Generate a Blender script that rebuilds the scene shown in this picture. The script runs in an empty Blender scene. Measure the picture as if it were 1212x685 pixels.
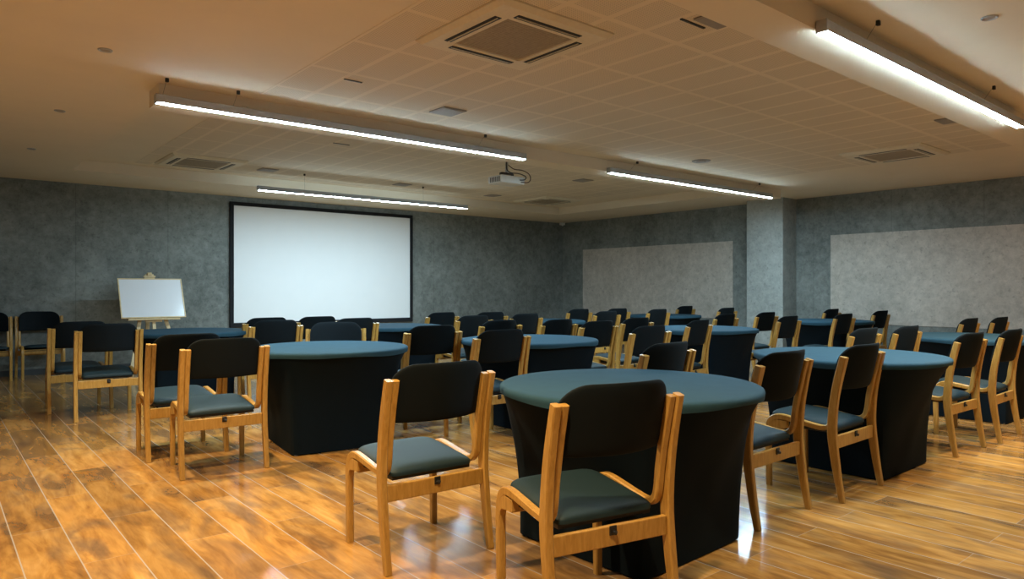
import bpy, bmesh, math, random
from mathutils import Vector, Matrix
random.seed(7)
PI = math.pi
COL = bpy.context.scene.collection
SC = bpy.context.scene

# ------------------------------------------------------------------ camera
F_PX = 830.0
YAW = math.atan(692 / 830.0)
cam_d = bpy.data.cameras.new('camera')
cam = bpy.data.objects.new('camera', cam_d)
COL.objects.link(cam)
cam.location = (0, 0, 1.2)
cam.rotation_euler = (PI / 2, 0, -YAW)
cam_d.sensor_fit = 'HORIZONTAL'
cam_d.sensor_width = 36
cam_d.lens = 36 * F_PX / 1212
cam_d.shift_y = -1.5 / 1212
cam_d.clip_start = 0.05
SC.camera = cam

# ------------------------------------------------------------------ world, light levels, exposure
w = bpy.data.worlds.new('world'); SC.world = w
w.use_nodes = True
w.node_tree.nodes['Background'].inputs[0].default_value = (0.5, 0.6, 0.7, 1)
w.node_tree.nodes['Background'].inputs[1].default_value = 0.0
SC.view_settings.view_transform = 'Standard'
SC.view_settings.look = 'None'
SC.view_settings.gamma = 1
SC.view_settings.use_curve_mapping = False
SC.view_settings.exposure = 0.48
TUBE_STRENGTH = 160.0
TUBE_COLOUR = (0.63, 0.87, 1.0, 1)
SPOT_POWER = 215.0
SPOT_COLOUR = (1.0, 0.73, 0.40)

# ------------------------------------------------------------------ room measures
RX, BY = 11.27, 11.70          # right wall, back wall
LX, FY = -1.0, -1.3            # left wall, front wall
ZC, ZR = 2.70, 2.84            # soffit, recessed fields
# fields: x 1.41..9.9 ; front y 2.05..5.72 ; back y 6.02..10.38

# ------------------------------------------------------------------ helpers
def link_mesh(name, bm, mat, parent=None, smooth=False, kind=None):
    me = bpy.data.meshes.new(name)
    bmesh.ops.recalc_face_normals(bm, faces=bm.faces[:])
    bm.to_mesh(me); bm.free()
    if smooth:
        for p in me.polygons: p.use_smooth = True
        try: me.set_sharp_from_angle(angle=math.radians(42))
        except Exception: pass
    ob = bpy.data.objects.new(name, me)
    mats = mat if isinstance(mat, (list, tuple)) else [mat]
    for m in mats: me.materials.append(m)
    COL.objects.link(ob)
    if parent is not None: ob.parent = parent
    if kind: ob['kind'] = kind
    return ob

def thing(name, label, cat, loc=(0, 0, 0), rz=0, group=None):
    o = bpy.data.objects.new(name, None)
    o.empty_display_size = 0.1
    COL.objects.link(o)
    o.location = loc; o.rotation_euler = (0, 0, rz)
    o['label'] = label; o['category'] = cat
    if group: o['group'] = group
    return o

def tag(o, label, cat, group=None):
    o['label'] = label; o['category'] = cat
    if group: o['group'] = group
    return o

def dup(root, loc, rz, label, group=None):
    r = root.copy(); COL.objects.link(r)
    r.location = loc; r.rotation_euler = (0, 0, rz)
    r['label'] = label
    if group: r['group'] = group
    for ch in list(root.children):
        c = ch.copy(); COL.objects.link(c); c.parent = r
        for g in list(ch.children):
            d = g.copy(); COL.objects.link(d); d.parent = c
    return r

def box(bm, x0, x1, y0, y1, z0, z1, bevel=0.0, mi=0):
    vs = [bm.verts.new((x, y, z)) for x in (x0, x1) for y in (y0, y1) for z in (z0, z1)]
    idx = [(0, 1, 3, 2), (4, 6, 7, 5), (0, 4, 5, 1), (2, 3, 7, 6), (0, 2, 6, 4), (1, 5, 7, 3)]
    fs = [bm.faces.new([vs[i] for i in f]) for f in idx]
    for f in fs: f.material_index = mi
    if bevel > 0:
        es = list({e for f in fs for e in f.edges})
        bmesh.ops.bevel(bm, geom=es, offset=bevel, segments=2, affect='EDGES', profile=0.5)
    return fs

def quad(bm, pts):
    return bm.faces.new([bm.verts.new(p) for p in pts])

def cyl(bm, p0, p1, r0, r1=None, n=16, caps=True):
    r1 = r0 if r1 is None else r1
    p0 = Vector(p0); p1 = Vector(p1)
    d = (p1 - p0).normalized()
    a = d.orthogonal().normalized(); b = d.cross(a)
    A = []; B = []
    for i in range(n):
        t = 2 * PI * i / n
        o = a * math.cos(t) + b * math.sin(t)
        A.append(bm.verts.new(p0 + o * r0)); B.append(bm.verts.new(p1 + o * r1))
    for i in range(n):
        j = (i + 1) % n
        bm.faces.new((A[i], A[j], B[j], B[i]))
    if caps:
        bm.faces.new(A[::-1]); bm.faces.new(B)

def tube(bm, pts, r, n=8):
    pts = [Vector(p) for p in pts]
    rings = []
    up = Vector((0.01, 0.02, 1))
    for i, p in enumerate(pts):
        d = (pts[min(i + 1, len(pts) - 1)] - pts[max(i - 1, 0)]).normalized()
        a = d.cross(up)
        a = a.normalized() if a.length > 1e-4 else d.orthogonal().normalized()
        b = d.cross(a).normalized()
        rings.append([bm.verts.new(p + (a * math.cos(2 * PI * k / n) + b * math.sin(2 * PI * k / n)) * r) for k in range(n)])
    for A, B in zip(rings, rings[1:]):
        for k in range(n):
            bm.faces.new((A[k], A[(k + 1) % n], B[(k + 1) % n], B[k]))
    bm.faces.new(rings[0][::-1]); bm.faces.new(rings[-1])

def catmull(P, per=6):
    out = []
    n = len(P)
    for i in range(n - 1):
        p0 = P[max(i - 1, 0)]; p1 = P[i]; p2 = P[i + 1]; p3 = P[min(i + 2, n - 1)]
        for k in range(per):
            t = k / per
            out.append(tuple(0.5 * ((2 * p1[a]) + (-p0[a] + p2[a]) * t + (2 * p0[a] - 5 * p1[a] + 4 * p2[a] - p3[a]) * t * t +
                       (-p0[a] + 3 * p1[a] - 3 * p2[a] + p3[a]) * t ** 3) for a in range(len(p1))))
    out.append(tuple(P[-1]))
    return out

def strip(bm, pts, x0, x1, ch=0.005):
    """laminated bent strip: pts = (y, z, thickness) along its centre line, x0..x1 its width"""
    rings = []
    n = len(pts)
    for i, (y, z, t) in enumerate(pts):
        a = pts[max(i - 1, 0)]; b = pts[min(i + 1, n - 1)]
        dy, dz = b[0] - a[0], b[1] - a[1]
        L = math.hypot(dy, dz) or 1
        ny, nz = -dz / L, dy / L
        h = t / 2
        prof = [(x0 + ch, -h), (x1 - ch, -h), (x1, -h + ch), (x1, h - ch), (x1 - ch, h), (x0 + ch, h), (x0, h - ch), (x0, -h + ch)]
        rings.append([bm.verts.new((px, y + ny * q, z + nz * q)) for px, q in prof])
    for A, B in zip(rings, rings[1:]):
        for k in range(8):
            bm.faces.new((A[k], A[(k + 1) % 8], B[(k + 1) % 8], B[k]))
    bm.faces.new(rings[0]); bm.faces.new(rings[-1][::-1])

def pillow(bm, nu, nv, fn):
    """closed padded sheet; fn(s, v) -> (front point, back point), s and v in -1..1"""
    A = [[None] * (nv + 1) for _ in range(nu + 1)]
    B = [[None] * (nv + 1) for _ in range(nu + 1)]
    for i in range(nu + 1):
        for j in range(nv + 1):
            s = math.sin((i / nu - 0.5) * PI); v = math.sin((j / nv - 0.5) * PI)
            f, b = fn(s, v)
            A[i][j] = bm.verts.new(f); B[i][j] = bm.verts.new(b)
    for i in range(nu):
        for j in range(nv):
            bm.faces.new((A[i][j], A[i + 1][j], A[i + 1][j + 1], A[i][j + 1]))
            bm.faces.new((B[i][j], B[i][j + 1], B[i + 1][j + 1], B[i + 1][j]))
    for i in range(nu):
        bm.faces.new((A[i][0], B[i][0], B[i + 1][0], A[i + 1][0]))
        bm.faces.new((A[i][nv], A[i + 1][nv], B[i + 1][nv], B[i][nv]))
    for j in range(nv):
        bm.faces.new((A[0][j], A[0][j + 1], B[0][j + 1], B[0][j]))
        bm.faces.new((A[nu][j], B[nu][j], B[nu][j + 1], A[nu][j + 1]))

# ------------------------------------------------------------------ materials
class NT:
    def __init__(self, name):
        self.m = bpy.data.materials.new(name); self.m.use_nodes = True
        self.t = self.m.node_tree; self.n = self.t.nodes; self.l = self.t.links
        self.b = self.n['Principled BSDF']
    def add(self, typ, **kw):
        nd = self.n.new(typ)
        for k, v in kw.items():
            if k == 'inp':
                for a, b in v.items():
                    if hasattr(b, 'is_output') or isinstance(b, bpy.types.NodeSocket): self.l.new(b, nd.inputs[a])
                    else: nd.inputs[a].default_value = b
            else: setattr(nd, k, v)
        return nd
    def math(self, op, a, b=0.0, c=0.0):
        return self.add('ShaderNodeMath', operation=op, inp={0: a, 1: b, 2: c}).outputs[0]
    def mix(self, f, a, b, blend='MIX'):
        nd = self.add('ShaderNodeMix', data_type='RGBA', blend_type=blend)
        for i, v in ((0, f), (6, a), (7, b)):
            if isinstance(v, bpy.types.NodeSocket): self.l.new(v, nd.inputs[i])
            else: nd.inputs[i].default_value = v
        return nd.outputs[2]
    def set(self, k, v):
        if isinstance(v, bpy.types.NodeSocket): self.l.new(v, self.b.inputs[k])
        else: self.b.inputs[k].default_value = v
    def coord(self, scale=(1, 1, 1), kind='Object'):
        tc = self.add('ShaderNodeTexCoord')
        mp = self.add('ShaderNodeMapping', inp={'Vector': tc.outputs[kind], 'Scale': scale})
        return mp.outputs[0]
    def noise(self, vec, scale, detail=4, rough=0.55, dist=0.0):
        return self.add('ShaderNodeTexNoise', inp={'Vector': vec, 'Scale': scale, 'Detail': detail, 'Roughness': rough, 'Distortion': dist}).outputs[0]
    def ramp(self, f, stops):
        r = self.add('ShaderNodeValToRGB', inp={0: f}).color_ramp
        while len(r.elements) < len(stops): r.elements.new(0.5)
        for e, (p, c) in zip(r.elements, stops): e.position = p; e.color = c
        return r.id_data.nodes[-1].outputs[0] if False else self.n[-1].outputs[0]
    def bump(self, h, s, d=0.01):
        self.set('Normal', self.add('ShaderNodeBump', inp={'Height': h, 'Strength': s, 'Distance': d}).outputs[0])

def c4(r, g, b): return (r, g, b, 1)

def plain(name, col, rough=0.5, metal=0.0, var=0.12, scale=30, bump=0.0):
    k = NT(name)
    v = k.coord()
    n = k.noise(v, scale)
    k.set('Base Color', k.ramp(n, [(0.3, c4(*[c * (1 - var) for c in col])), (0.7, c4(*[min(1, c * (1 + var)) for c in col]))]))
    k.set('Roughness', rough); k.set('Metallic', metal)
    if bump: k.bump(n, bump)
    return k.m

def mat_wood_chair():
    k = NT('beech_lacquer')
    v = k.coord((14, 14, 2.5))
    n = k.noise(v, 5, 6, 0.6, 0.6)
    k.set('Base Color', k.ramp(n, [(0.3, c4(0.36, 0.185, 0.035)), (0.55, c4(0.47, 0.265, 0.062)), (0.8, c4(0.55, 0.335, 0.10))]))
    k.set('Roughness', 0.36); k.set('Coat Weight', 0.25); k.set('Coat Roughness', 0.25)
    k.bump(n, 0.08, 0.004)
    return k.m

def mat_fabric(name, col, rough=0.85, sheen=0.25, sc=900, spec=0.3):
    k = NT(name)
    v = k.coord()
    n = k.noise(v, sc, 2)
    n2 = k.noise(v, 9, 3)
    c = k.mix(k.math('MULTIPLY', n2, 0.5), c4(*[q * 0.8 for q in col]), c4(*[q * 1.35 for q in col]))
    k.set('Base Color', c); k.set('Roughness', rough)
    k.set('Sheen Weight', sheen); k.set('Sheen Roughness', 0.45); k.set('Sheen Tint', c4(0.6, 0.75, 0.85))
    k.set('Specular IOR Level', spec)
    k.bump(n, 0.15, 0.001)
    return k.m

def mat_floor():
    k = NT('wood_look_plank_tiles')
    tc = k.add('ShaderNodeTexCoord')
    sep = k.add('ShaderNodeSeparateXYZ', inp={0: tc.outputs['Object']})
    X, Y = sep.outputs[0], sep.outputs[1]
    PW, PL = 0.208, 1.22
    xr = k.math('DIVIDE', k.math('ADD', X, 10 * PW - 0.104), PW)
    row = k.math('FLOOR', xr)
    fx = k.math('FRACT', xr)
    odd = k.math('FRACT', k.math('MULTIPLY', row, 0.5))          # 0 or .5
    yr = k.math('ADD', k.math('DIVIDE', k.math('ADD', Y, 10 * PL + 0.12), PL), k.math('MULTIPLY', odd, 0.98))
    colm = k.math('FLOOR', yr)
    fy = k.math('FRACT', yr)
    comb = k.add('ShaderNodeCombineXYZ', inp={0: row, 1: colm, 2: 3.3})
    wn = k.add('ShaderNodeTexWhiteNoise', noise_dimensions='3D', inp={'Vector': comb.outputs[0]})
    rnd = wn.outputs[0]; rc = wn.outputs[1]
    rsep = k.add('ShaderNodeSeparateXYZ', inp={0: rc})
    # per-plank shifted coordinates
    pv = k.add('ShaderNodeCombineXYZ', inp={0: k.math('ADD', k.math('MULTIPLY', X, 3.4), k.math('MULTIPLY', rsep.outputs[0], 40)),
                                            1: k.math('ADD', k.math('MULTIPLY', Y, 0.75), k.math('MULTIPLY', rsep.outputs[1], 40)), 2: rnd})
    grain = k.noise(pv.outputs[0], 2.4, 4, 0.6, 1.0)
    pv2 = k.add('ShaderNodeCombineXYZ', inp={0: k.math('ADD', k.math('MULTIPLY', X, 3.2), k.math('MULTIPLY', rsep.outputs[1], 30)),
                                             1: k.math('ADD', k.math('MULTIPLY', Y, 1.1), k.math('MULTIPLY', rsep.outputs[0], 30)), 2: 0.0})
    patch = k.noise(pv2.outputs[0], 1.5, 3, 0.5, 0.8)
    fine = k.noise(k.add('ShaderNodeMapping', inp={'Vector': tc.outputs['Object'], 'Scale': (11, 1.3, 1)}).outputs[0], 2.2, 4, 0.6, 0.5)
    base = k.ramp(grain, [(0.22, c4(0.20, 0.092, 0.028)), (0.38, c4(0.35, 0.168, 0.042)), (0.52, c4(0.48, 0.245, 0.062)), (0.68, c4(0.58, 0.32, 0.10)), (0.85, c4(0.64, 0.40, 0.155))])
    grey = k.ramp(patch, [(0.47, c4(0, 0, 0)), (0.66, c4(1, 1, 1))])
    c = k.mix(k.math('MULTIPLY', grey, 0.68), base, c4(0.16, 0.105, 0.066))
    # plank tone
    tone = k.add('ShaderNodeMapRange', inp={0: rnd, 3: 0.78, 4: 1.15}).outputs[0]
    tcol = k.add('ShaderNodeCombineXYZ', inp={0: tone, 1: tone, 2: tone}).outputs[0]
    c = k.mix(1.0, c, tcol, 'MULTIPLY')
    c = k.mix(0.55, c, k.ramp(fine, [(0.32, c4(0.62, 0.56, 0.50)), (0.5, c4(0.95, 0.95, 0.95)), (0.68, c4(1.2, 1.2, 1.2))]), 'MULTIPLY')
    # knots
    kv = k.add('ShaderNodeMapping', inp={'Vector': tc.outputs['Object'], 'Scale': (1.7, 0.8, 1), 'Location': (0.3, 0.7, 0)}).outputs[0]
    kvw = k.add('ShaderNodeVectorMath', operation='ADD', inp={0: kv, 1: k.add('ShaderNodeVectorMath', operation='SCALE', inp={0: k.add('ShaderNodeTexNoise', inp={'Vector': tc.outputs['Object'], 'Scale': 6.0}).outputs[1], 3: 0.10}).outputs[0]}).outputs[0]
    vor = k.add('ShaderNodeTexVoronoi', inp={'Vector': kvw, 'Scale': 1.0, 'Randomness': 1.0})
    vor.voronoi_dimensions = '2D'
    kn = k.ramp(vor.outputs['Distance'], [(0.0, c4(1, 1, 1)), (0.035, c4(0.55, 0.55, 0.55)), (0.06, c4(0.85, 0.85, 0.85)), (0.11, c4(0, 0, 0))])
    c = k.mix(k.math('MULTIPLY', kn, 0.6), c, c4(0.085, 0.045, 0.025))
    # grout
    gx = k.math('MINIMUM', fx, k.math('SUBTRACT', 1.0, fx))
    gy = k.math('MINIMUM', fy, k.math('SUBTRACT', 1.0, fy))
    mx = k.math('LESS_THAN', gx, 0.0135)
    my = k.math('LESS_THAN', gy, 0.0012)
    g = k.math('MAXIMUM', mx, k.math('MULTIPLY', my, 0.6))
    c = k.mix(k.math('MULTIPLY', g, 0.8), c, c4(0.44, 0.40, 0.35))
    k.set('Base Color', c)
    k.set('Roughness', 0.165)
    k.set('Specular IOR Level', 0.72)
    k.set('Coat Weight', 0.0)
    return k.m

def mat_concrete(name, dark, light, sc=1.0, rough=0.75, jw=0.0):
    k = NT(name)
    v = k.coord()
    a = k.noise(v, 0.9 * sc, 5, 0.6, 0.2)
    b = k.noise(v, 9 * sc, 10, 0.78, 0.25)
    f = k.math('ADD', k.math('MULTIPLY', a, 0.4), k.math('MULTIPLY', b, 0.6))
    c = k.ramp(f, [(0.36, c4(*dark)), (0.50, c4(*[(p + q) / 2 for p, q in zip(dark, light)])), (0.64, c4(*light))])
    sp = k.noise(v, 22 * sc, 3, 0.6)
    c = k.mix(k.math('MULTIPLY', k.ramp(sp, [(0.58, c4(0, 0, 0)), (0.70, c4(1, 1, 1))]), 0.42), c, c4(*[q * 0.6 for q in dark]))
    # trowel streaks and vertical board joints
    vs = k.add('ShaderNodeSeparateXYZ', inp={0: v})
    q = k.math('FRACT', k.math('DIVIDE', k.math('ADD', k.math('ADD', vs.outputs[0], vs.outputs[1]), 40.35), 1.22))
    jl = k.math('LESS_THAN', k.math('MINIMUM', q, k.math('SUBTRACT', 1.0, q)), 0.004)
    c = k.mix(k.math('MULTIPLY', jl, jw), c, c4(*[q_ * 0.5 for q_ in dark]))
    k.set('Base Color', c); k.set('Roughness', rough)
    k.bump(b, 0.25, 0.01)
    return k.m

def mat_plaster(name, col):
    k = NT(name)
    v = k.coord()
    n = k.noise(v, 2.0, 5, 0.6)
    k.set('Base Color', k.ramp(n, [(0.3, c4(*[q * 0.95 for q in col])), (0.7, c4(*col))]))
    k.set('Roughness', 0.8)
    k.bump(k.noise(v, 120, 2), 0.05, 0.002)
    return k.m

def mat_ceiling_tiles(col, joint):
    k = NT('perforated_ceiling_tiles')
    tc = k.add('ShaderNodeTexCoord')
    s = k.add('ShaderNodeSeparateXYZ', inp={0: tc.outputs['Object']})
    qx = k.math('FRACT', k.math('DIVIDE', k.math('ADD', s.outputs[0], 20 * 0.31 + 0.20), 0.31))
    qy = k.math('FRACT', k.math('DIVIDE', k.math('ADD', s.outputs[1], 20 * 0.61 + 0.40), 0.61))
    mx = k.math('LESS_THAN', k.math('ABSOLUTE', k.math('SUBTRACT', qx, 0.5)), 0.435)
    my = k.math('LESS_THAN', k.math('ABSOLUTE', k.math('SUBTRACT', qy, 0.5)), 0.467)
    inside = k.math('MULTIPLY', mx, my)
    # perforations 1.2 cm apart
    def hole(c):
        f = k.math('SUBTRACT', k.math('FRACT', k.math('DIVIDE', c, 0.0153)), 0.5)
        return k.math('MULTIPLY', f, f)
    r2 = k.math('ADD', hole(s.outputs[0]), hole(s.outputs[1]))
    dot = k.math('MULTIPLY', k.math('LESS_THAN', r2, 0.062), inside)
    n = k.noise(tc.outputs['Object'], 1.4, 3)
    tile = k.mix(n, c4(*[q * 0.93 for q in col]), c4(*col))
    c = k.mix(inside, c4(*joint), tile)
    c = k.mix(k.math('MULTIPLY', dot, 0.42), c, c4(0.10, 0.08, 0.06))
    k.set('Base Color', c); k.set('Roughness', 0.85)
    return k.m

def mat_emit(name, col, st):
    k = NT(name)
    k.set('Base Color', c4(0.9, 0.95, 1)); k.set('Emission Color', col); k.set('Emission Strength', st)
    k.set('Roughness', 0.4)
    k.m.cycles.emission_sampling = 'FRONT'
    return k.m

M = {}
M['wood'] = mat_wood_chair()
M['seat'] = mat_fabric('charcoal_vinyl', (0.012, 0.029, 0.037), 0.6, 0.0, 500, 0.25)
M['back'] = mat_fabric('black_upholstery', (0.004, 0.0075, 0.010), 0.8, 0.0, 500, 0.15)
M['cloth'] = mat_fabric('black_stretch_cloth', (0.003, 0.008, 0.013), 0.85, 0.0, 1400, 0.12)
M['clothlit'] = mat_fabric('black_stretch_cloth_lit', (0.025, 0.068, 0.100), 0.82, 0.0, 1400, 0.12)  # same black cover; cool tube light on its top is put into the colour
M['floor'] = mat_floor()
M['wall'] = mat_concrete('grey_concrete_finish', (0.105, 0.118, 0.110), (0.30, 0.325, 0.305), jw=0.3)
M['panel'] = mat_concrete('pale_concrete_finish', (0.36, 0.33, 0.285), (0.68, 0.62, 0.55))
M['pillar'] = mat_concrete('pillar_concrete_finish', (0.23, 0.255, 0.245), (0.45, 0.48, 0.46))
M['plaster'] = mat_plaster('cream_plaster', (0.80, 0.70, 0.54))
M['tiles'] = mat_ceiling_tiles((0.76, 0.66, 0.51), (0.78, 0.68, 0.53))
M['white'] = plain('white_plastic', (0.75, 0.75, 0.72), 0.45, 0, 0.04)
M['cream'] = plain('cream_plastic', (0.74, 0.66, 0.50), 0.5, 0, 0.04)
M['grille'] = plain('dusty_grille', (0.38, 0.32, 0.23), 0.6, 0, 0.1)
M['black'] = plain('black_plastic', (0.012, 0.012, 0.012), 0.5, 0, 0.1)
M['rubber'] = plain('black_rubber', (0.02, 0.02, 0.02), 0.8, 0, 0.1)
M['alu'] = plain('brushed_aluminium', (0.45, 0.47, 0.50), 0.4, 0.5, 0.06)
M['screen'] = plain('matt_white_screen', (0.90, 0.92, 0.93), 0.7, 0, 0.01, 3)
M['board'] = plain('whiteboard_enamel', (0.86, 0.87, 0.90), 0.18, 0, 0.01, 3)
M['pine'] = plain('pale_pine', (0.72, 0.56, 0.32), 0.5, 0, 0.1, 25)
M['frame'] = plain('black_velvet_border', (0.008, 0.009, 0.012), 0.9, 0, 0.1)
M['base'] = plain('dark_skirting', (0.055, 0.062, 0.066), 0.55, 0, 0.1)
M['greyplate'] = plain('grey_plate', (0.30, 0.27, 0.24), 0.6, 0, 0.06)
M['red'] = plain('dark_cable', (0.06, 0.02, 0.015), 0.6, 0, 0.1)
M['tube'] = mat_emit('lit_opal_diffuser', TUBE_COLOUR, TUBE_STRENGTH)
M['glow'] = mat_emit('warm_lamp_face', (1, 0.72, 0.42, 1), 3.0)

# ------------------------------------------------------------------ room shell
def struct(name, bm, m, parent=None):
    return link_mesh(name, bm, m, parent, kind='structure')
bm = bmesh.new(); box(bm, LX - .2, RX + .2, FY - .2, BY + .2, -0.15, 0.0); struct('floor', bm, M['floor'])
bm = bmesh.new(); box(bm, LX - .2, RX + .2, BY, BY + .2, 0, 3.0); struct('wall_back', bm, M['wall'])
bm = bmesh.new(); box(bm, RX, RX + .2, FY, BY, 0, 3.0); struct('wall_right', bm, M['wall'])
bm = bmesh.new(); box(bm, LX - .2, LX, FY, BY, 0, 3.0); struct('wall_left', bm, M['wall'])
bm = bmesh.new(); box(bm, LX - .2, RX + .2, FY - .2, FY, 0, 3.0); struct('wall_front', bm, M['wall'])

X0, X1 = 1.41, 9.90
Y0, Y1, Y2, Y3 = 2.02, 5.72, 6.02, 10.38
bm = bmesh.new()
box(bm, X0, X1, Y2, Y3, ZR, 3.0)
ceil = struct('ceiling', bm, M['plaster'])
# lower ceiling around the far recessed field
for a in ((LX, X0, FY, BY), (X1, RX, FY, BY), (X0, X1, FY, Y2), (X0, X1, Y3, BY)):
    bm = bmesh.new(); box(bm, a[0], a[1], a[2], a[3], ZC, 3.0); struct('ceiling', bm, M['plaster'])
bm = bmesh.new(); box(bm, 2.08, 9.21, 6.30, 10.19, ZR - .002, ZR + .01); struct('tile_field', bm, M['tiles'], ceil)
bm = bmesh.new(); box(bm, 1.97, 8.80, 1.86, 5.38, ZC - .002, ZC + .01); struct('ceiling', bm, M['tiles'])
# shallow dropped beams that carry the lights
bm = bmesh.new(); box(bm, 1.30, 10.0, 5.59, 5.88, 2.57, ZC); struct('ceiling_beam', bm, M['plaster'])
bm = bmesh.new(); box(bm, 1.30, 10.0, 1.82, 2.10, 2.57, ZC); struct('ceiling_beam', bm, M['plaster'])

# pillar on the right wall, pale wall panels, skirtings
bm = bmesh.new(); box(bm, 10.83, RX, 6.02, 6.68, 0, ZC); struct('wall_pillar', bm, M['pillar'])
bm = bmesh.new(); box(bm, RX - .012, RX, 7.23, 11.03, .64, 2.06); struct('trim_1', bm, M['panel'])
bm = bmesh.new(); box(bm, RX - .012, RX, 0.9, 5.43, .64, 2.06); struct('trim_2', bm, M['panel'])
bm = bmesh.new(); box(bm, LX, RX, BY - .015, BY, 0, .08); struct('baseboard_back', bm, M['base'])
bm = bmesh.new(); box(bm, RX - .015, RX, FY, 6.02, 0, .08); box(bm, RX - .015, RX, 6.68, BY - .015, 0, .08); struct('baseboard_right', bm, M['base'])

# ------------------------------------------------------------------ projection screen
t = thing('projection_screen', 'large blank white projection screen in a black frame on the back wall', 'screen', (5.495, BY, 0.56))
bm = bmesh.new()
W2, H = 1.725, 2.05
box(bm, -W2, W2, -.045, 0, 0, .075, .004); box(bm, -W2, W2, -.045, 0, H - .06, H, .004)
box(bm, -W2, -W2 + .06, -.045, 0, .075, H - .06); box(bm, W2 - .06, W2, -.045, 0, .075, H - .06)
link_mesh('frame', bm, M['frame'], t)
bm = bmesh.new(); box(bm, -W2 + .06, W2 - .06, -.03, -.005, .075, H - .06); link_mesh('screen_surface', bm, M['screen'], t)

# ------------------------------------------------------------------ whiteboard on its easel
ez = thing('easel', 'pale wooden tripod easel holding up the whiteboard near the back wall', 'easel', (2.50, 11.05, 0))
def pole(name, a, b, wd, th, parent, m):
    bm = bmesh.new()
    a = Vector(a); b = Vector(b); d = (b - a).normalized()
    u = Vector((1, 0, 0)); u = (u - d * u.dot(d)).normalized(); v = d.cross(u)
    vs = []
    for p in (a, b):
        for i, j in ((-1, -1), (1, -1), (1, 1), (-1, 1)):
            vs.append(bm.verts.new(p + u * i * wd / 2 + v * j * th / 2))
    bm.faces.new(vs[:4][::-1]); bm.faces.new(vs[4:])
    for i in range(4):
        bm.faces.new((vs[i], vs[(i + 1) % 4], vs[4 + (i + 1) % 4], vs[4 + i]))
    bmesh.ops.bevel(bm, geom=bm.edges[:], offset=.003, segments=1, affect='EDGES')
    return link_mesh(name, bm, m, parent)
pole('leg', (-.33, -.20, 0), (-.03, .26, 1.40), .05, .025, ez, M['pine'])
pole('leg', (.33, -.20, 0), (.03, .26, 1.40), .05, .025, ez, M['pine'])
pole('leg', (0.02, .50, 0), (0.0, .30, 1.36), .05, .025, ez, M['pine'])
pole('mast', (0, -.07, .55), (0, .27, 1.42), .045, .022, ez, M['pine'])
bm = bmesh.new(); box(bm, -.34, .34, -.075, .03, .745, .772, .004); link_mesh('ledge', bm, M['pine'], ez)
bm = bmesh.new(); box(bm, -.11, .11, -.03, .02, .715, .743, .006); link_mesh('ledge_bracket', bm, M['pine'], ez)
bm = bmesh.new(); box(bm, -.08, .08, .225, .28, 1.355, 1.385, .01); box(bm, -.03, .03, .22, .275, 1.385, 1.43, .01); link_mesh('top_clamp', bm, M['pine'], ez)
wb = thing('whiteboard', 'blank whiteboard in a thin pale wood frame resting on the easel', 'whiteboard', (2.50, 11.00, .775))
wb.rotation_euler = (-math.atan(.27 / .56), 0, 0)
bm = bmesh.new(); box(bm, -.41, .41, -.006, .008, .015, .61); link_mesh('board_surface', bm, M['board'], wb)
bm = bmesh.new()
for a in ((-.425, .425, 0, .016), (-.425, .425, .609, .625)): box(bm, a[0], a[1], -.011, .011, a[2], a[3], .002)
for a in ((-.425, -.409), (.409, .425)): box(bm, a[0], a[1], -.011, .011, .016, .609, .002)
link_mesh('frame', bm, M['pine'], wb)

# ------------------------------------------------------------------ linear lights
def linear_light(x0, x1, y, label, zc=ZC, hooks=(), yh=0.0, long_wire=True):
    L = x1 - x0
    zb = 2.535
    t = thing('linear_light', label, 'ceiling light', ((x0 + x1) / 2, y, zb), 0, 'long suspended tube lights')
    bm = bmesh.new(); box(bm, -L / 2, L / 2, -.030, .028, .010, .070, .004); link_mesh('housing', bm, M['alu'], t)
    bm = bmesh.new(); box(bm, -L / 2 + .010, L / 2 - .010, -.026, .024, 0.0072, .012); link_mesh('diffuser', bm, M['tube'], t)
    for s in (-1, 1):
        bm = bmesh.new(); box(bm, s * L / 2 - .005, s * L / 2 + .005, -.032, .030, .006, .072, .003); link_mesh('end_cap', bm, M['alu'], t)
    zz = zc - zb
    for hx in hooks:
        bm = bmesh.new()
        cyl(bm, (hx, -.01, .068), (hx, yh, zz), .0009, n=6)
        box(bm, hx - .012, hx + .012, yh - .010, yh + .010, zz - .028, zz, .003)
        link_mesh('hanger', bm, M['black'], t)
    return t
YA = 5.555
linear_light(1.27, 4.80, YA, 'long lit tube light at upper left, its right end above the projector', hooks=(-1.72, -1.22, 1.15), yh=-.13)
linear_light(6.10, 9.65, YA, 'lit tube light running towards the concrete pillar at right', hooks=(-1.42, 1.25), yh=-.13)
linear_light(3.60, 7.03, 1.785, 'nearest and brightest tube light, at the upper right corner', hooks=(-1.22, .76), yh=-.08)
linear_light(3.48, 7.02, 9.62, 'farthest tube light, just in front of the white projection screen', zc=ZR, hooks=(-1.1, .9))

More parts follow.
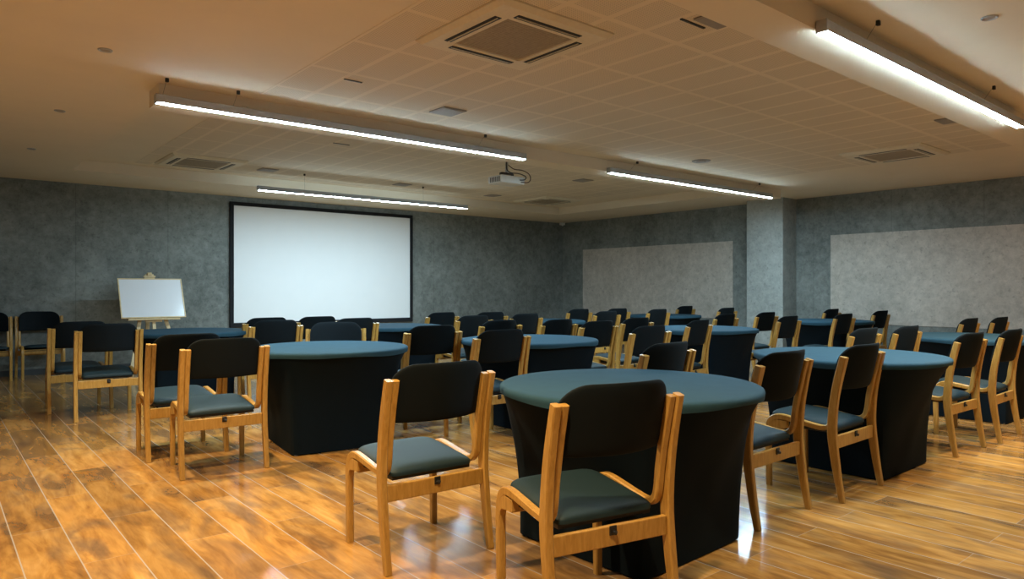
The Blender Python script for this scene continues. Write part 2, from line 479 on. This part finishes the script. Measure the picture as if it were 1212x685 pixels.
# ------------------------------------------------------------------ recessed downlights (warm)
def downlight(x, y, label, power=SPOT_POWER, z=ZC, angle=105, blend=0.35):
    t = thing('downlight', label, 'downlight', (x, y, z), 0, 'small round recessed downlights')
    bm = bmesh.new()
    n = 24; prof = [(.042, 0), (.042, -.005), (.037, -.008), (.031, -.005), (.028, -.002)]
    rings = [[bm.verts.new((r * math.cos(2 * PI * k / n), r * math.sin(2 * PI * k / n), q)) for k in range(n)] for r, q in prof]
    for A, B in zip(rings, rings[1:]):
        for k in range(n): bm.faces.new((A[k], A[(k + 1) % n], B[(k + 1) % n], B[k]))
    link_mesh('trim_ring', bm, M['alu'], t, True)
    bm = bmesh.new(); cyl(bm, (0, 0, -.003), (0, 0, -.001), .028, n=24); link_mesh('lamp_face', bm, M['greyplate'], t)
    if power > 0:
        ld = bpy.data.lights.new('downlight_beam', 'SPOT')
        ld.energy = power; ld.color = SPOT_COLOUR; ld.spot_size = math.radians(angle); ld.spot_blend = blend
        ld.shadow_soft_size = 0.04
        lo = bpy.data.objects.new('downlight_beam', ld); COL.objects.link(lo)
        lo.parent = t; lo.location = (0, 0, -.02)
    return t
DL = [
 (0.86, 5.03, 'nearest of the three downlights along the left side of the ceiling', SPOT_POWER),
 (0.86, 7.00, 'middle one of the three downlights along the left side of the ceiling', 0),
 (0.86, 9.10, 'farthest of the three downlights on the left, above the back left chairs', 0),
 (4.52, 1.29, 'single downlight in the plain ceiling at the top right corner', SPOT_POWER * .35),
 (0.86, 3.05, 'downlight over the left aisle, out of view above the viewer', SPOT_POWER),
 (0.86, 1.10, 'downlight over the left front corner, out of view above the viewer', SPOT_POWER),
 (6.50, 1.29, 'downlight right of the nearest tube light, out of view', SPOT_POWER * .8),
 (8.60, 1.29, 'downlight near the right wall, out of view', SPOT_POWER * .6),
]
for x, y, lb, pw in DL: downlight(x, y, lb, pw)

# ------------------------------------------------------------------ cassette air conditioners
def cassette(x, y, label, z=ZR, sc=1.0):
    t = thing('air_conditioner', label, 'air conditioner', (x, y, z), 0, 'square ceiling cassette air conditioners')
    h = .42 if z < ZR else .45
    q_ = h / .47
    bm = bmesh.new()
    # border frame in four mitred slabs with chamfered outer edge
    n = 4
    outer = [(-.47, -.47), (.47, -.47), (.47, .47), (-.47, .47)]
    loops = []
    for s, z in ((1.0, 0), (1.0, -.012), (.93, -.034), (.60, -.034), (.585, -.018)):
        loops.append([bm.verts.new((a * s, b * s, z)) for a, b in outer])
    for A, B in zip(loops, loops[1:]):
        for k in range(4): bm.faces.new((A[k], A[(k + 1) % 4], B[(k + 1) % 4], B[k]))
    link_mesh('panel', bm, M['cream'], t)
    bm = bmesh.new(); box(bm, -.272, .272, -.272, .272, -.030, -.012)
    for i in range(25):
        q = -.258 + i * .0215
        box(bm, -.262, .262, q - .006, q + .006, -.032, -.029)
    link_mesh('intake_grille', bm, M['grille'], t)
    for k in range(4):
        bm = bmesh.new(); box(bm, -.27, .27, .320, .372, -.0365, -.033)
        a = link_mesh('air_slot', bm, M['black'], t); a.rotation_euler = (0, 0, k * PI / 2)
        bm = bmesh.new(); box(bm, -.262, .262, .343, .348, -.042, -.0365)
        l = link_mesh('louver', bm, M['cream'], a)
    t.scale = (q_, q_, 1)
    return t
cassette(2.68, 3.20, 'large square ceiling air conditioner nearest, at the top centre', ZC)
cassette(2.72, 9.55, 'ceiling air conditioner at left, in the corner of the far recessed ceiling')
cassette(8.24, 3.26, 'ceiling air conditioner at right, beyond the brightest tube light', ZC)
cassette(8.88, 9.62, 'farthest ceiling air conditioner, small above the room corner')

# ------------------------------------------------------------------ ceiling plates and sensors
def at(px, py, z):
    Z = F_PX * (1.2 - z) / (py - 341.0); u = (px - 606.0) / F_PX
    s, c = math.sin(YAW), math.cos(YAW)
    return Z * (s + u * c), Z * (c - u * s)
plates = [(856, 20, 'square grey ceiling plate near the top edge, left of the brightest tube light'),
          (530, 131, 'square grey ceiling plate above the left tube light, below the nearest air conditioner'),
          (1128, 141, 'faint square ceiling plate right of the right-hand air conditioner, under the brightest tube'),
          (690, 213, 'square ceiling plate between the projector and the right tube light'),
          (317, 200.5, 'thin square ceiling plate right of the left air conditioner'),
          (583, 231, 'small ceiling plate below the projector'),
          (476, 218, 'thin ceiling plate between the left tube light and the white screen')]
for px, py, lb in plates:
    zc_ = ZR if py > 195 else ZC
    x, y = at(px, py, zc_)
    bm = bmesh.new(); box(bm, -.115, .115, -.115, .115, -.010, 0, .002)
    box(bm, -.10, .10, -.10, .10, -.0125, -.009, .001)
    o = link_mesh('ceiling_speaker', bm, M['greyplate']); o.location = (x, y, zc_ - .002)
    tag(o, lb, 'ceiling speaker', 'square plates in the recessed ceiling')
for px, py, lb in [(830, 190, 'round ceiling disc above the right tube light')]:
    x, y = at(px, py, ZC)
    bm = bmesh.new(); cyl(bm, (0, 0, 0), (0, 0, -.012), .11, .10, 32); cyl(bm, (0, 0, -.012), (0, 0, -.02), .06, .05, 24)
    o = link_mesh('ceiling_vent', bm, M['greyplate']); o.location = (x, y, ZC)
    tag(o, lb, 'vent')
for px, py, ln, rz, lb in [(820, 27, .22, 0, 'thin dark slot in the tiles beside the square plate at the top'),
                           (418, 95, .14, 0, 'thin dark slot in the ceiling tiles left of the nearest air conditioner'),
                           (404, 170, .2, 0, 'thin dark slot in the far ceiling tiles under the left tube light')]:
    zc_ = ZR if py > 165 else ZC
    x, y = at(px, py, zc_)
    bm = bmesh.new(); box(bm, -ln / 2, ln / 2, -.008, .008, -.006, 0, .001)
    o = link_mesh('slot_diffuser', bm, M['black']); o.location = (x, y, zc_ - .002); o.rotation_euler = (0, 0, rz)
    tag(o, lb, 'vent')
bm = bmesh.new(); box(bm, -.05, .05, -.05, .05, -.06, 0, .012); cyl(bm, (-.02, -.03, -.06), (-.028, -.042, -.075), .02, .014, 12)
o = link_mesh('motion_sensor', bm, M['white']); o.location = (RX - .12, BY - .12, ZC)
tag(o, 'small white sensor at the ceiling in the far room corner', 'sensor')

# ------------------------------------------------------------------ projector
pj = thing('projector', 'white ceiling projector with looping cables, hung below the far ceiling', 'projector', (5.50, 6.70, ZR))
bm = bmesh.new()
box(bm, -.19, .19, -.13, .14, -.36, -.265, .018)
link_mesh('body', bm, M['white'], pj, True)
bm = bmesh.new(); cyl(bm, (.06, .13, -.31), (.06, .17, -.31), .042, .038, 24); link_mesh('lens', bm, M['black'], pj, True)
bm = bmesh.new()
for i in range(6): box(bm, -.192, -.186, -.10 + i * .034, -.085 + i * .034, -.345, -.285)
link_mesh('side_vent', bm, M['black'], pj)
bm = bmesh.new(); cyl(bm, (0, 0, 0), (0, 0, -.012), .06, .06, 20); cyl(bm, (0, 0, -.01), (0, 0, -.215), .018, .018, 14); link_mesh('mount_pole', bm, M['alu'], pj, True)
bm = bmesh.new()
box(bm, -.09, .09, -.02, .02, -.235, -.213, .003); box(bm, -.10, -.082, -.018, .018, -.268, -.22); box(bm, .082, .10, -.018, .018, -.268, -.22)
link_mesh('mount_bracket', bm, M['black'], pj)
for k, P in enumerate([[(.01, -.02, -.12), (.07, -.06, -.17), (.17, -.10, -.18), (.25, -.13, -.22), (.27, -.14, -.28), (.22, -.15, -.33), (.12, -.135, -.335)],
          [(-.02, -.02, -.08), (-.03, -.04, -.18), (.0, -.09, -.225), (.10, -.12, -.23), (.19, -.14, -.26), (.17, -.145, -.30), (.10, -.132, -.31)]]):
    bm = bmesh.new(); tube(bm, catmull(P, 6), .006); link_mesh('cable', bm, M['red'] if k == 0 else M['black'], pj, True)

# ------------------------------------------------------------------ round tables in stretch covers
def make_table(label):
    R, HT, A = .622, .745, .38
    t = thing('round_table', label, 'table', (0, 0, 0), 0, 'round tables under black stretch covers')
    n = 128
    def sq(th, a=A, rr=.035):
        c, s = abs(math.cos(th)), abs(math.sin(th))
        p = 26.0
        return a / ((c ** p + s ** p) ** (1 / p))
    bm = bmesh.new()
    prof = [(0.0, .745), (.30, .745), (.52, .7452), (.592, .7445), (.610, .742), (.619, .736), (R, .727), (R - .001, .716), (R - .004, .703)]
    rings = []
    for r, z in prof[1:]:
        ring = []
        for k in range(n):
            th = 2 * PI * k / n
            dz = 0.0
            if z < .71: dz = .005 * math.sin(3 * th + .6) + .003 * math.sin(7 * th)
            ring.append(bm.verts.new((r * math.cos(th), r * math.sin(th), z + dz)))
        rings.append(ring)
    c = bm.verts.new((0, 0, .745))
    for k in range(n): bm.faces.new((c, rings[0][k], rings[0][(k + 1) % n]))
    for P, Q in zip(rings, rings[1:]):
        for k in range(n): bm.faces.new((P[k], P[(k + 1) % n], Q[(k + 1) % n], Q[k]))
    link_mesh('cover_top', bm, M['clothlit'], t, True)
    bm = bmesh.new()
    m = 30; rings = []
    for j in range(m + 1):
        q = j / m
        z = .722 * (1 - q) + .004 * q
        wgt = 1 - (1 - q) ** 2.3
        ring = []
        for k in range(n):
            th = 2 * PI * k / n
            rc = R - .007
            r = rc * (1 - wgt) + sq(th) * wgt
            r += .0025 * math.sin(q * PI) * math.sin(9 * th + 3 * q)
            zz = z + (.006 * (1 - abs(math.cos(2 * th))) if q > .99 else 0)
            ring.append(bm.verts.new((r * math.cos(th), r * math.sin(th), zz)))
        rings.append(ring)
    for P, Q in zip(rings, rings[1:]):
        for k in range(n): bm.faces.new((P[k], P[(k + 1) % n], Q[(k + 1) % n], Q[k]))
    inner = [bm.verts.new((v.co.x * .97, v.co.y * .97, v.co.z + .002)) for v in rings[-1]]
    for k in range(n): bm.faces.new((rings[-1][k], rings[-1][(k + 1) % n], inner[(k + 1) % n], inner[k]))
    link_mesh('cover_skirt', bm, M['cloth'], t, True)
    for i in (-1, 1):
        for j in (-1, 1):
            bm = bmesh.new(); cyl(bm, (i * .345, j * .345, 0), (i * .345, j * .345, .70), .016, n=10)
            link_mesh('leg', bm, M['alu'], t)
    return t
TABLES = [
 (2.60, 2.24, 2, 'nearest round table in a black stretch cover, at the bottom centre'),
 (4.92, 2.25, 1, 'round black-covered table at right, with two chairs in front of its left edge'),
 (2.42, 5.16, -7, 'round black-covered table left of centre, in front of the white screen'),
 (4.19, 4.78, 2, 'round black-covered table in the middle, directly behind the nearest table'),
 (6.85, 4.80, 0, 'round black-covered table seen through the gap above the nearest table, its right side bare'),
 (2.14, 8.02, 0, 'round black-covered table at the back left, below the whiteboard'),
 (4.37, 7.55, 3, 'round black-covered table just below the right corner of the white screen'),
 (6.73, 7.41, 0, 'round black-covered table in the back centre, below the room corner'),
 (9.68, 7.55, 0, 'farthest round black-covered table, small in front of the left pale wall panel'),
 (9.84, 4.81, 0, 'round black-covered table just right of the concrete pillar'),
 (7.66, 2.33, 0, 'round black-covered table at the right edge, behind the two rightmost chairs'),
]
proto_t = make_table(TABLES[0][3])
for i, (x, y, a, lb) in enumerate(TABLES):
    if i == 0:
        proto_t.location = (x, y, 0); proto_t.rotation_euler = (0, 0, math.radians(a))
    else: dup(proto_t, (x, y, 0), math.radians(a), lb)

# ------------------------------------------------------------------ chairs
def make_chair(label):
    """faces +y; rear feet on y = -.23"""
    t = thing('conference_chair', label, 'chair', (0, 0, 0), 0, 'bentwood conference chairs with black pads')
    O = -.23
    rear = catmull([(O - .005, 0.0, .030), (O + .018, .12, .038), (O + .040, .27, .046), (O + .052, .40, .050), (O + .042, .55, .046), (O + .018, .69, .042), (O - .012, .815, .036)], 5)
    inner = catmull([(O + .452, 0.0, .030), (O + .455, .14, .033), (O + .458, .30, .035), (O + .450, .375, .036), (O + .425, .412, .036), (O + .375, .426, .034),
                     (O + .28, .416, .032), (O + .18, .402, .030), (O + .115, .398, .030), (O + .078, .418, .030), (O + .062, .46, .030), (O + .050, .55, .030), (O + .022, .69, .030), (O - .008, .812, .028)], 5)
    for s in (-1, 1):
        a, b = sorted((s * .2455, s * .277))
        bm = bmesh.new(); strip(bm, rear, a, b)
        lg = link_mesh('leg', bm, M['wood'], t, True)
        bm = bmesh.new(); cyl(bm, (s * .261, O - .005, 0.0), (s * .261, O - .003, .012), .013, n=12); link_mesh('foot', bm, M['rubber'], lg)
        a, b = sorted((s * .212, s * .2435))
        bm = bmesh.new(); strip(bm, inner, a, b)
        lg = link_mesh('leg', bm, M['wood'], t, True)
        bm = bmesh.new(); cyl(bm, (s * .228, O + .452, 0.0), (s * .228, O + .453, .012), .013, n=12); link_mesh('foot', bm, M['rubber'], lg)
    bm = bmesh.new(); box(bm, -.245, .245, O + .034, O + .056, .290, .362, .004); rr = link_mesh('rear_rail', bm, M['wood'], t)
    bm = bmesh.new(); box(bm, -.015, .015, O + .028, O + .0335, .330, .364, .002); cyl(bm, (-.006, O + .030, .345), (.010, O + .024, .338), .008, n=10)
    link_mesh('tag', bm, M['black'], rr)
    bm = bmesh.new(); box(bm, -.212, .212, O + .395, O + .420, .335, .392, .004); link_mesh('front_rail', bm, M['wood'], t)
    for s in (-1, 1):
        a, b = sorted((s * .214, s * .243))
        bm = bmesh.new()
        A = []
        for x in (a, b):
            A.append([bm.verts.new((x, O + q, z)) for q, z in ((.445, .30), (.447, .385), (.40, .408), (.335, .404), (.335, .362), (.42, .352), (.434, .34))])
        bm.faces.new(A[0]); bm.faces.new(A[1][::-1])
        k = len(A[0])
        for i in range(k): bm.faces.new((A[0][i], A[0][(i + 1) % k], A[1][(i + 1) % k], A[1][i]))
        link_mesh('corner_block', bm, M['wood'], t)
    # seat pad
    bm = bmesh.new()
    def seat(s, v):
        W = .208; rc = .085
        x = W * s
        ax = abs(x)
        yf = .478; yb = .062
        cut = 0 if ax < W - rc else rc - math.sqrt(max(0, rc * rc - (ax - (W - rc)) ** 2))
        cutb = 0 if ax < W - .03 else .03 - math.sqrt(max(0, .0009 - (ax - (W - .03)) ** 2))
        y = (yb + cutb) + (yf - cut - yb - cutb) * (v + 1) / 2
        e = (1 - s ** 8) * (1 - v ** 8); e = math.sqrt(max(e, 0))
        slope = .408 + .045 * (y / .478)
        top = slope + .012 * e * (1 - .3 * s * s) - .018 * max(0, (y - .42) / .06) ** 2
        bot = slope - .036
        mid = (top + bot) / 2 - .004
        zt = mid + (top - mid) * (0.25 + .75 * e); zb_ = mid - (mid - bot) * (0.4 + .6 * e)
        return (x, O + y, zt), (x, O + y, zb_)
    pillow(bm, 22, 20, seat)
    link_mesh('seat', bm, M['seat'], t, True)
    bm = bmesh.new(); box(bm, -.20, .20, O + .075, O + .42, .367, .385, .003); link_mesh('seat_base', bm, M['black'], t)
    # back pad
    bm = bmesh.new()
    def back(s, v):
        W = .236; rc = .095
        x = W * s; ax = abs(x)
        cut = 0 if ax < W - rc else rc - math.sqrt(max(0, rc * rc - (ax - (W - rc)) ** 2))
        cb = 0 if ax < W - .02 else .02 - math.sqrt(max(0, .0004 - (ax - (W - .02)) ** 2))
        z0, z1 = .622 + cb, .880 - cut - .006 * s * s
        z = z0 + (z1 - z0) * (v + 1) / 2
        lean = .070 - (z - .62) * .225
        yc = lean - .078 * (1 - s * s)
        e = math.sqrt(max(0, (1 - s ** 10) * (1 - v ** 6)))
        h = .016 * (.25 + .75 * e)
        return (x, O + yc + h, z), (x, O + yc - h * .8, z)
    pillow(bm, 26, 14, back)
    link_mesh('backrest', bm, M['back'], t, True)
    return t

def C(x, y, a, lb): return (x, y, a, lb)
CHAIRS = [
 C(1.85, 1.64, -12, 'chair nearest of all, its back to us at the bottom centre against the nearest table'),
 C(1.74, 2.575, -3, 'chair standing free at left of the nearest table, on the bare floor'),
 C(3.425, 1.90, 1, 'chair at the right edge of the nearest table, partly covering its rim'),
 C(4.195, 1.84, 1, 'chair just in front of the right-hand round table, second right of the nearest table'),
 C(5.87, 1.80, -2, 'left one of the rightmost pair of chairs, beside the right-hand table'),
 C(6.62, 1.75, 1, 'rightmost chair, cut by the right edge of the photo'),
 C(1.485, 4.675, -3, 'nearest chair of the left row, its back to us, before the left-centre table'),
 C(1.43, 5.31, 0, 'chair directly behind the nearest chair of the left row'),
 C(1.28, 7.29, -3, 'nearer of the two overlapping chairs in the far left group below the whiteboard'),
 C(1.15, 7.93, 0, 'chair half hidden behind another in the far left group, left of the whiteboard'),
 C(3.42, 2.64, 4, 'chair seen behind the back rim of the nearest table, only its back pad showing'),
 C(2.72, 7.00, -2, 'chair behind the left-centre table, its left post over the table rim, before the screen'),
 C(2.88, 7.66, 0, 'chair partly hidden below the lower left part of the white screen'),
 C(3.44, 7.60, 0, 'chair under the middle of the white screen, its pad top highest against the screen'),
 C(3.58, 6.95, 0, 'chair below the right half of the white screen, behind the blue-lit chair'),
 C(3.39, 5.14, -8, 'chair right of the left-centre table, above the free-standing chair'),
 C(3.45, 4.26, -2, 'chair between the free-standing chair and the middle table'),
 C(5.31, 7.83, 3, 'farthest left chair of the centre back, against the grey wall right of the screen'),
 C(5.0, 6.70, 0, 'chair right of the table below the screen corner, before the centre back'),
 C(5.88, 7.50, -4, 'small chair in the centre back, second right of the screen, against the grey wall'),
 C(4.50, 5.58, 0, 'chair half hidden behind the left part of the middle table'),
 C(5.85, 6.74, 0, 'chair behind the middle table, left of the room corner'),
 C(5.07, 5.32, 3, 'chair low behind the right part of the middle table'),
 C(5.12, 4.80, 0, 'chair right of the middle table with its light seat rail visible'),
 C(7.80, 7.72, 0, 'far chair in the room corner, behind the back-centre table'),
 C(7.39, 6.77, 0, 'far chair right of the back-centre table, before the left pale panel'),
 C(8.50, 7.55, -3, 'far chair under the left end of the left pale panel'),
 C(6.00, 5.05, 2, 'chair just behind the wide-backed chair, left of the table with bare right side'),
 C(8.70, 6.90, 0, 'far chair at the left edge of the farthest table'),
 C(4.82, 3.91, 1, 'wide-backed chair in the centre, right behind the nearest table'),
 C(10.65, 7.82, 0, 'far chair peeking over the farthest table, under the left pale panel'),
 C(10.2, 6.66, 0, 'far chair right of the farthest table, just left of the pillar'),
 C(7.72, 5.06, 2, 'chair low behind the table with bare right side, before the pillar'),
 C(6.05, 4.28, 9, 'chair turned slightly left, against the front left of the table with bare right side'),
 C(8.73, 5.09, 0, 'chair standing in front of the concrete pillar'),
 C(7.70, 4.21, 2, 'chair before the dark right side of the pillar, left of the table beside it'),
 C(8.96, 4.15, 0, 'chair in front of the table beside the pillar'),
 C(10.86, 5.22, 0, 'far chair peeking over the table beside the pillar, at the wall'),
 C(10.60, 4.38, 0, 'far chair right of the table beside the pillar, against the pale right panel'),
 C(5.89, 2.56, 0, 'chair behind the right-hand round table, only its upper back over the rim'),
 C(6.50, 2.47, 0, 'chair behind the right-hand round table at its right end, right of another'),
 C(8.68, 2.67, 0, 'small chair behind the table at the right edge, the left one of two'),
 C(9.30, 2.56, 0, 'small chair behind the table at the right edge, near the frame edge'),
]
proto_c = make_chair(CHAIRS[0][3])
def place(x, y, a, lb, first=False, flip=False):
    """x, y = middle of the rear feet, a = turn in degrees (counter-clockwise from facing the back wall)"""
    r = math.radians(a)
    cx_, cy_ = x - math.sin(r) * .23, y + math.cos(r) * .23
    if first: proto_c.location = (cx_, cy_, 0); proto_c.rotation_euler = (0, 0, r)
    else: dup(proto_c, (cx_, cy_, 0), r, lb)
for i, (x, y, a, lb) in enumerate(CHAIRS): place(x, y, a, lb, i == 0)
# three chairs face the viewer
place(2.97, 6.16, 180 - 27, 'chair facing us behind the left-centre table, its pad catching blue light')
place(1.18, 11.55, 180, 'chair facing us against the back wall, right one of the pair at the far left')
place(0.60, 11.55, 180, 'chair facing us against the back wall, cut by the left edge of the photo')
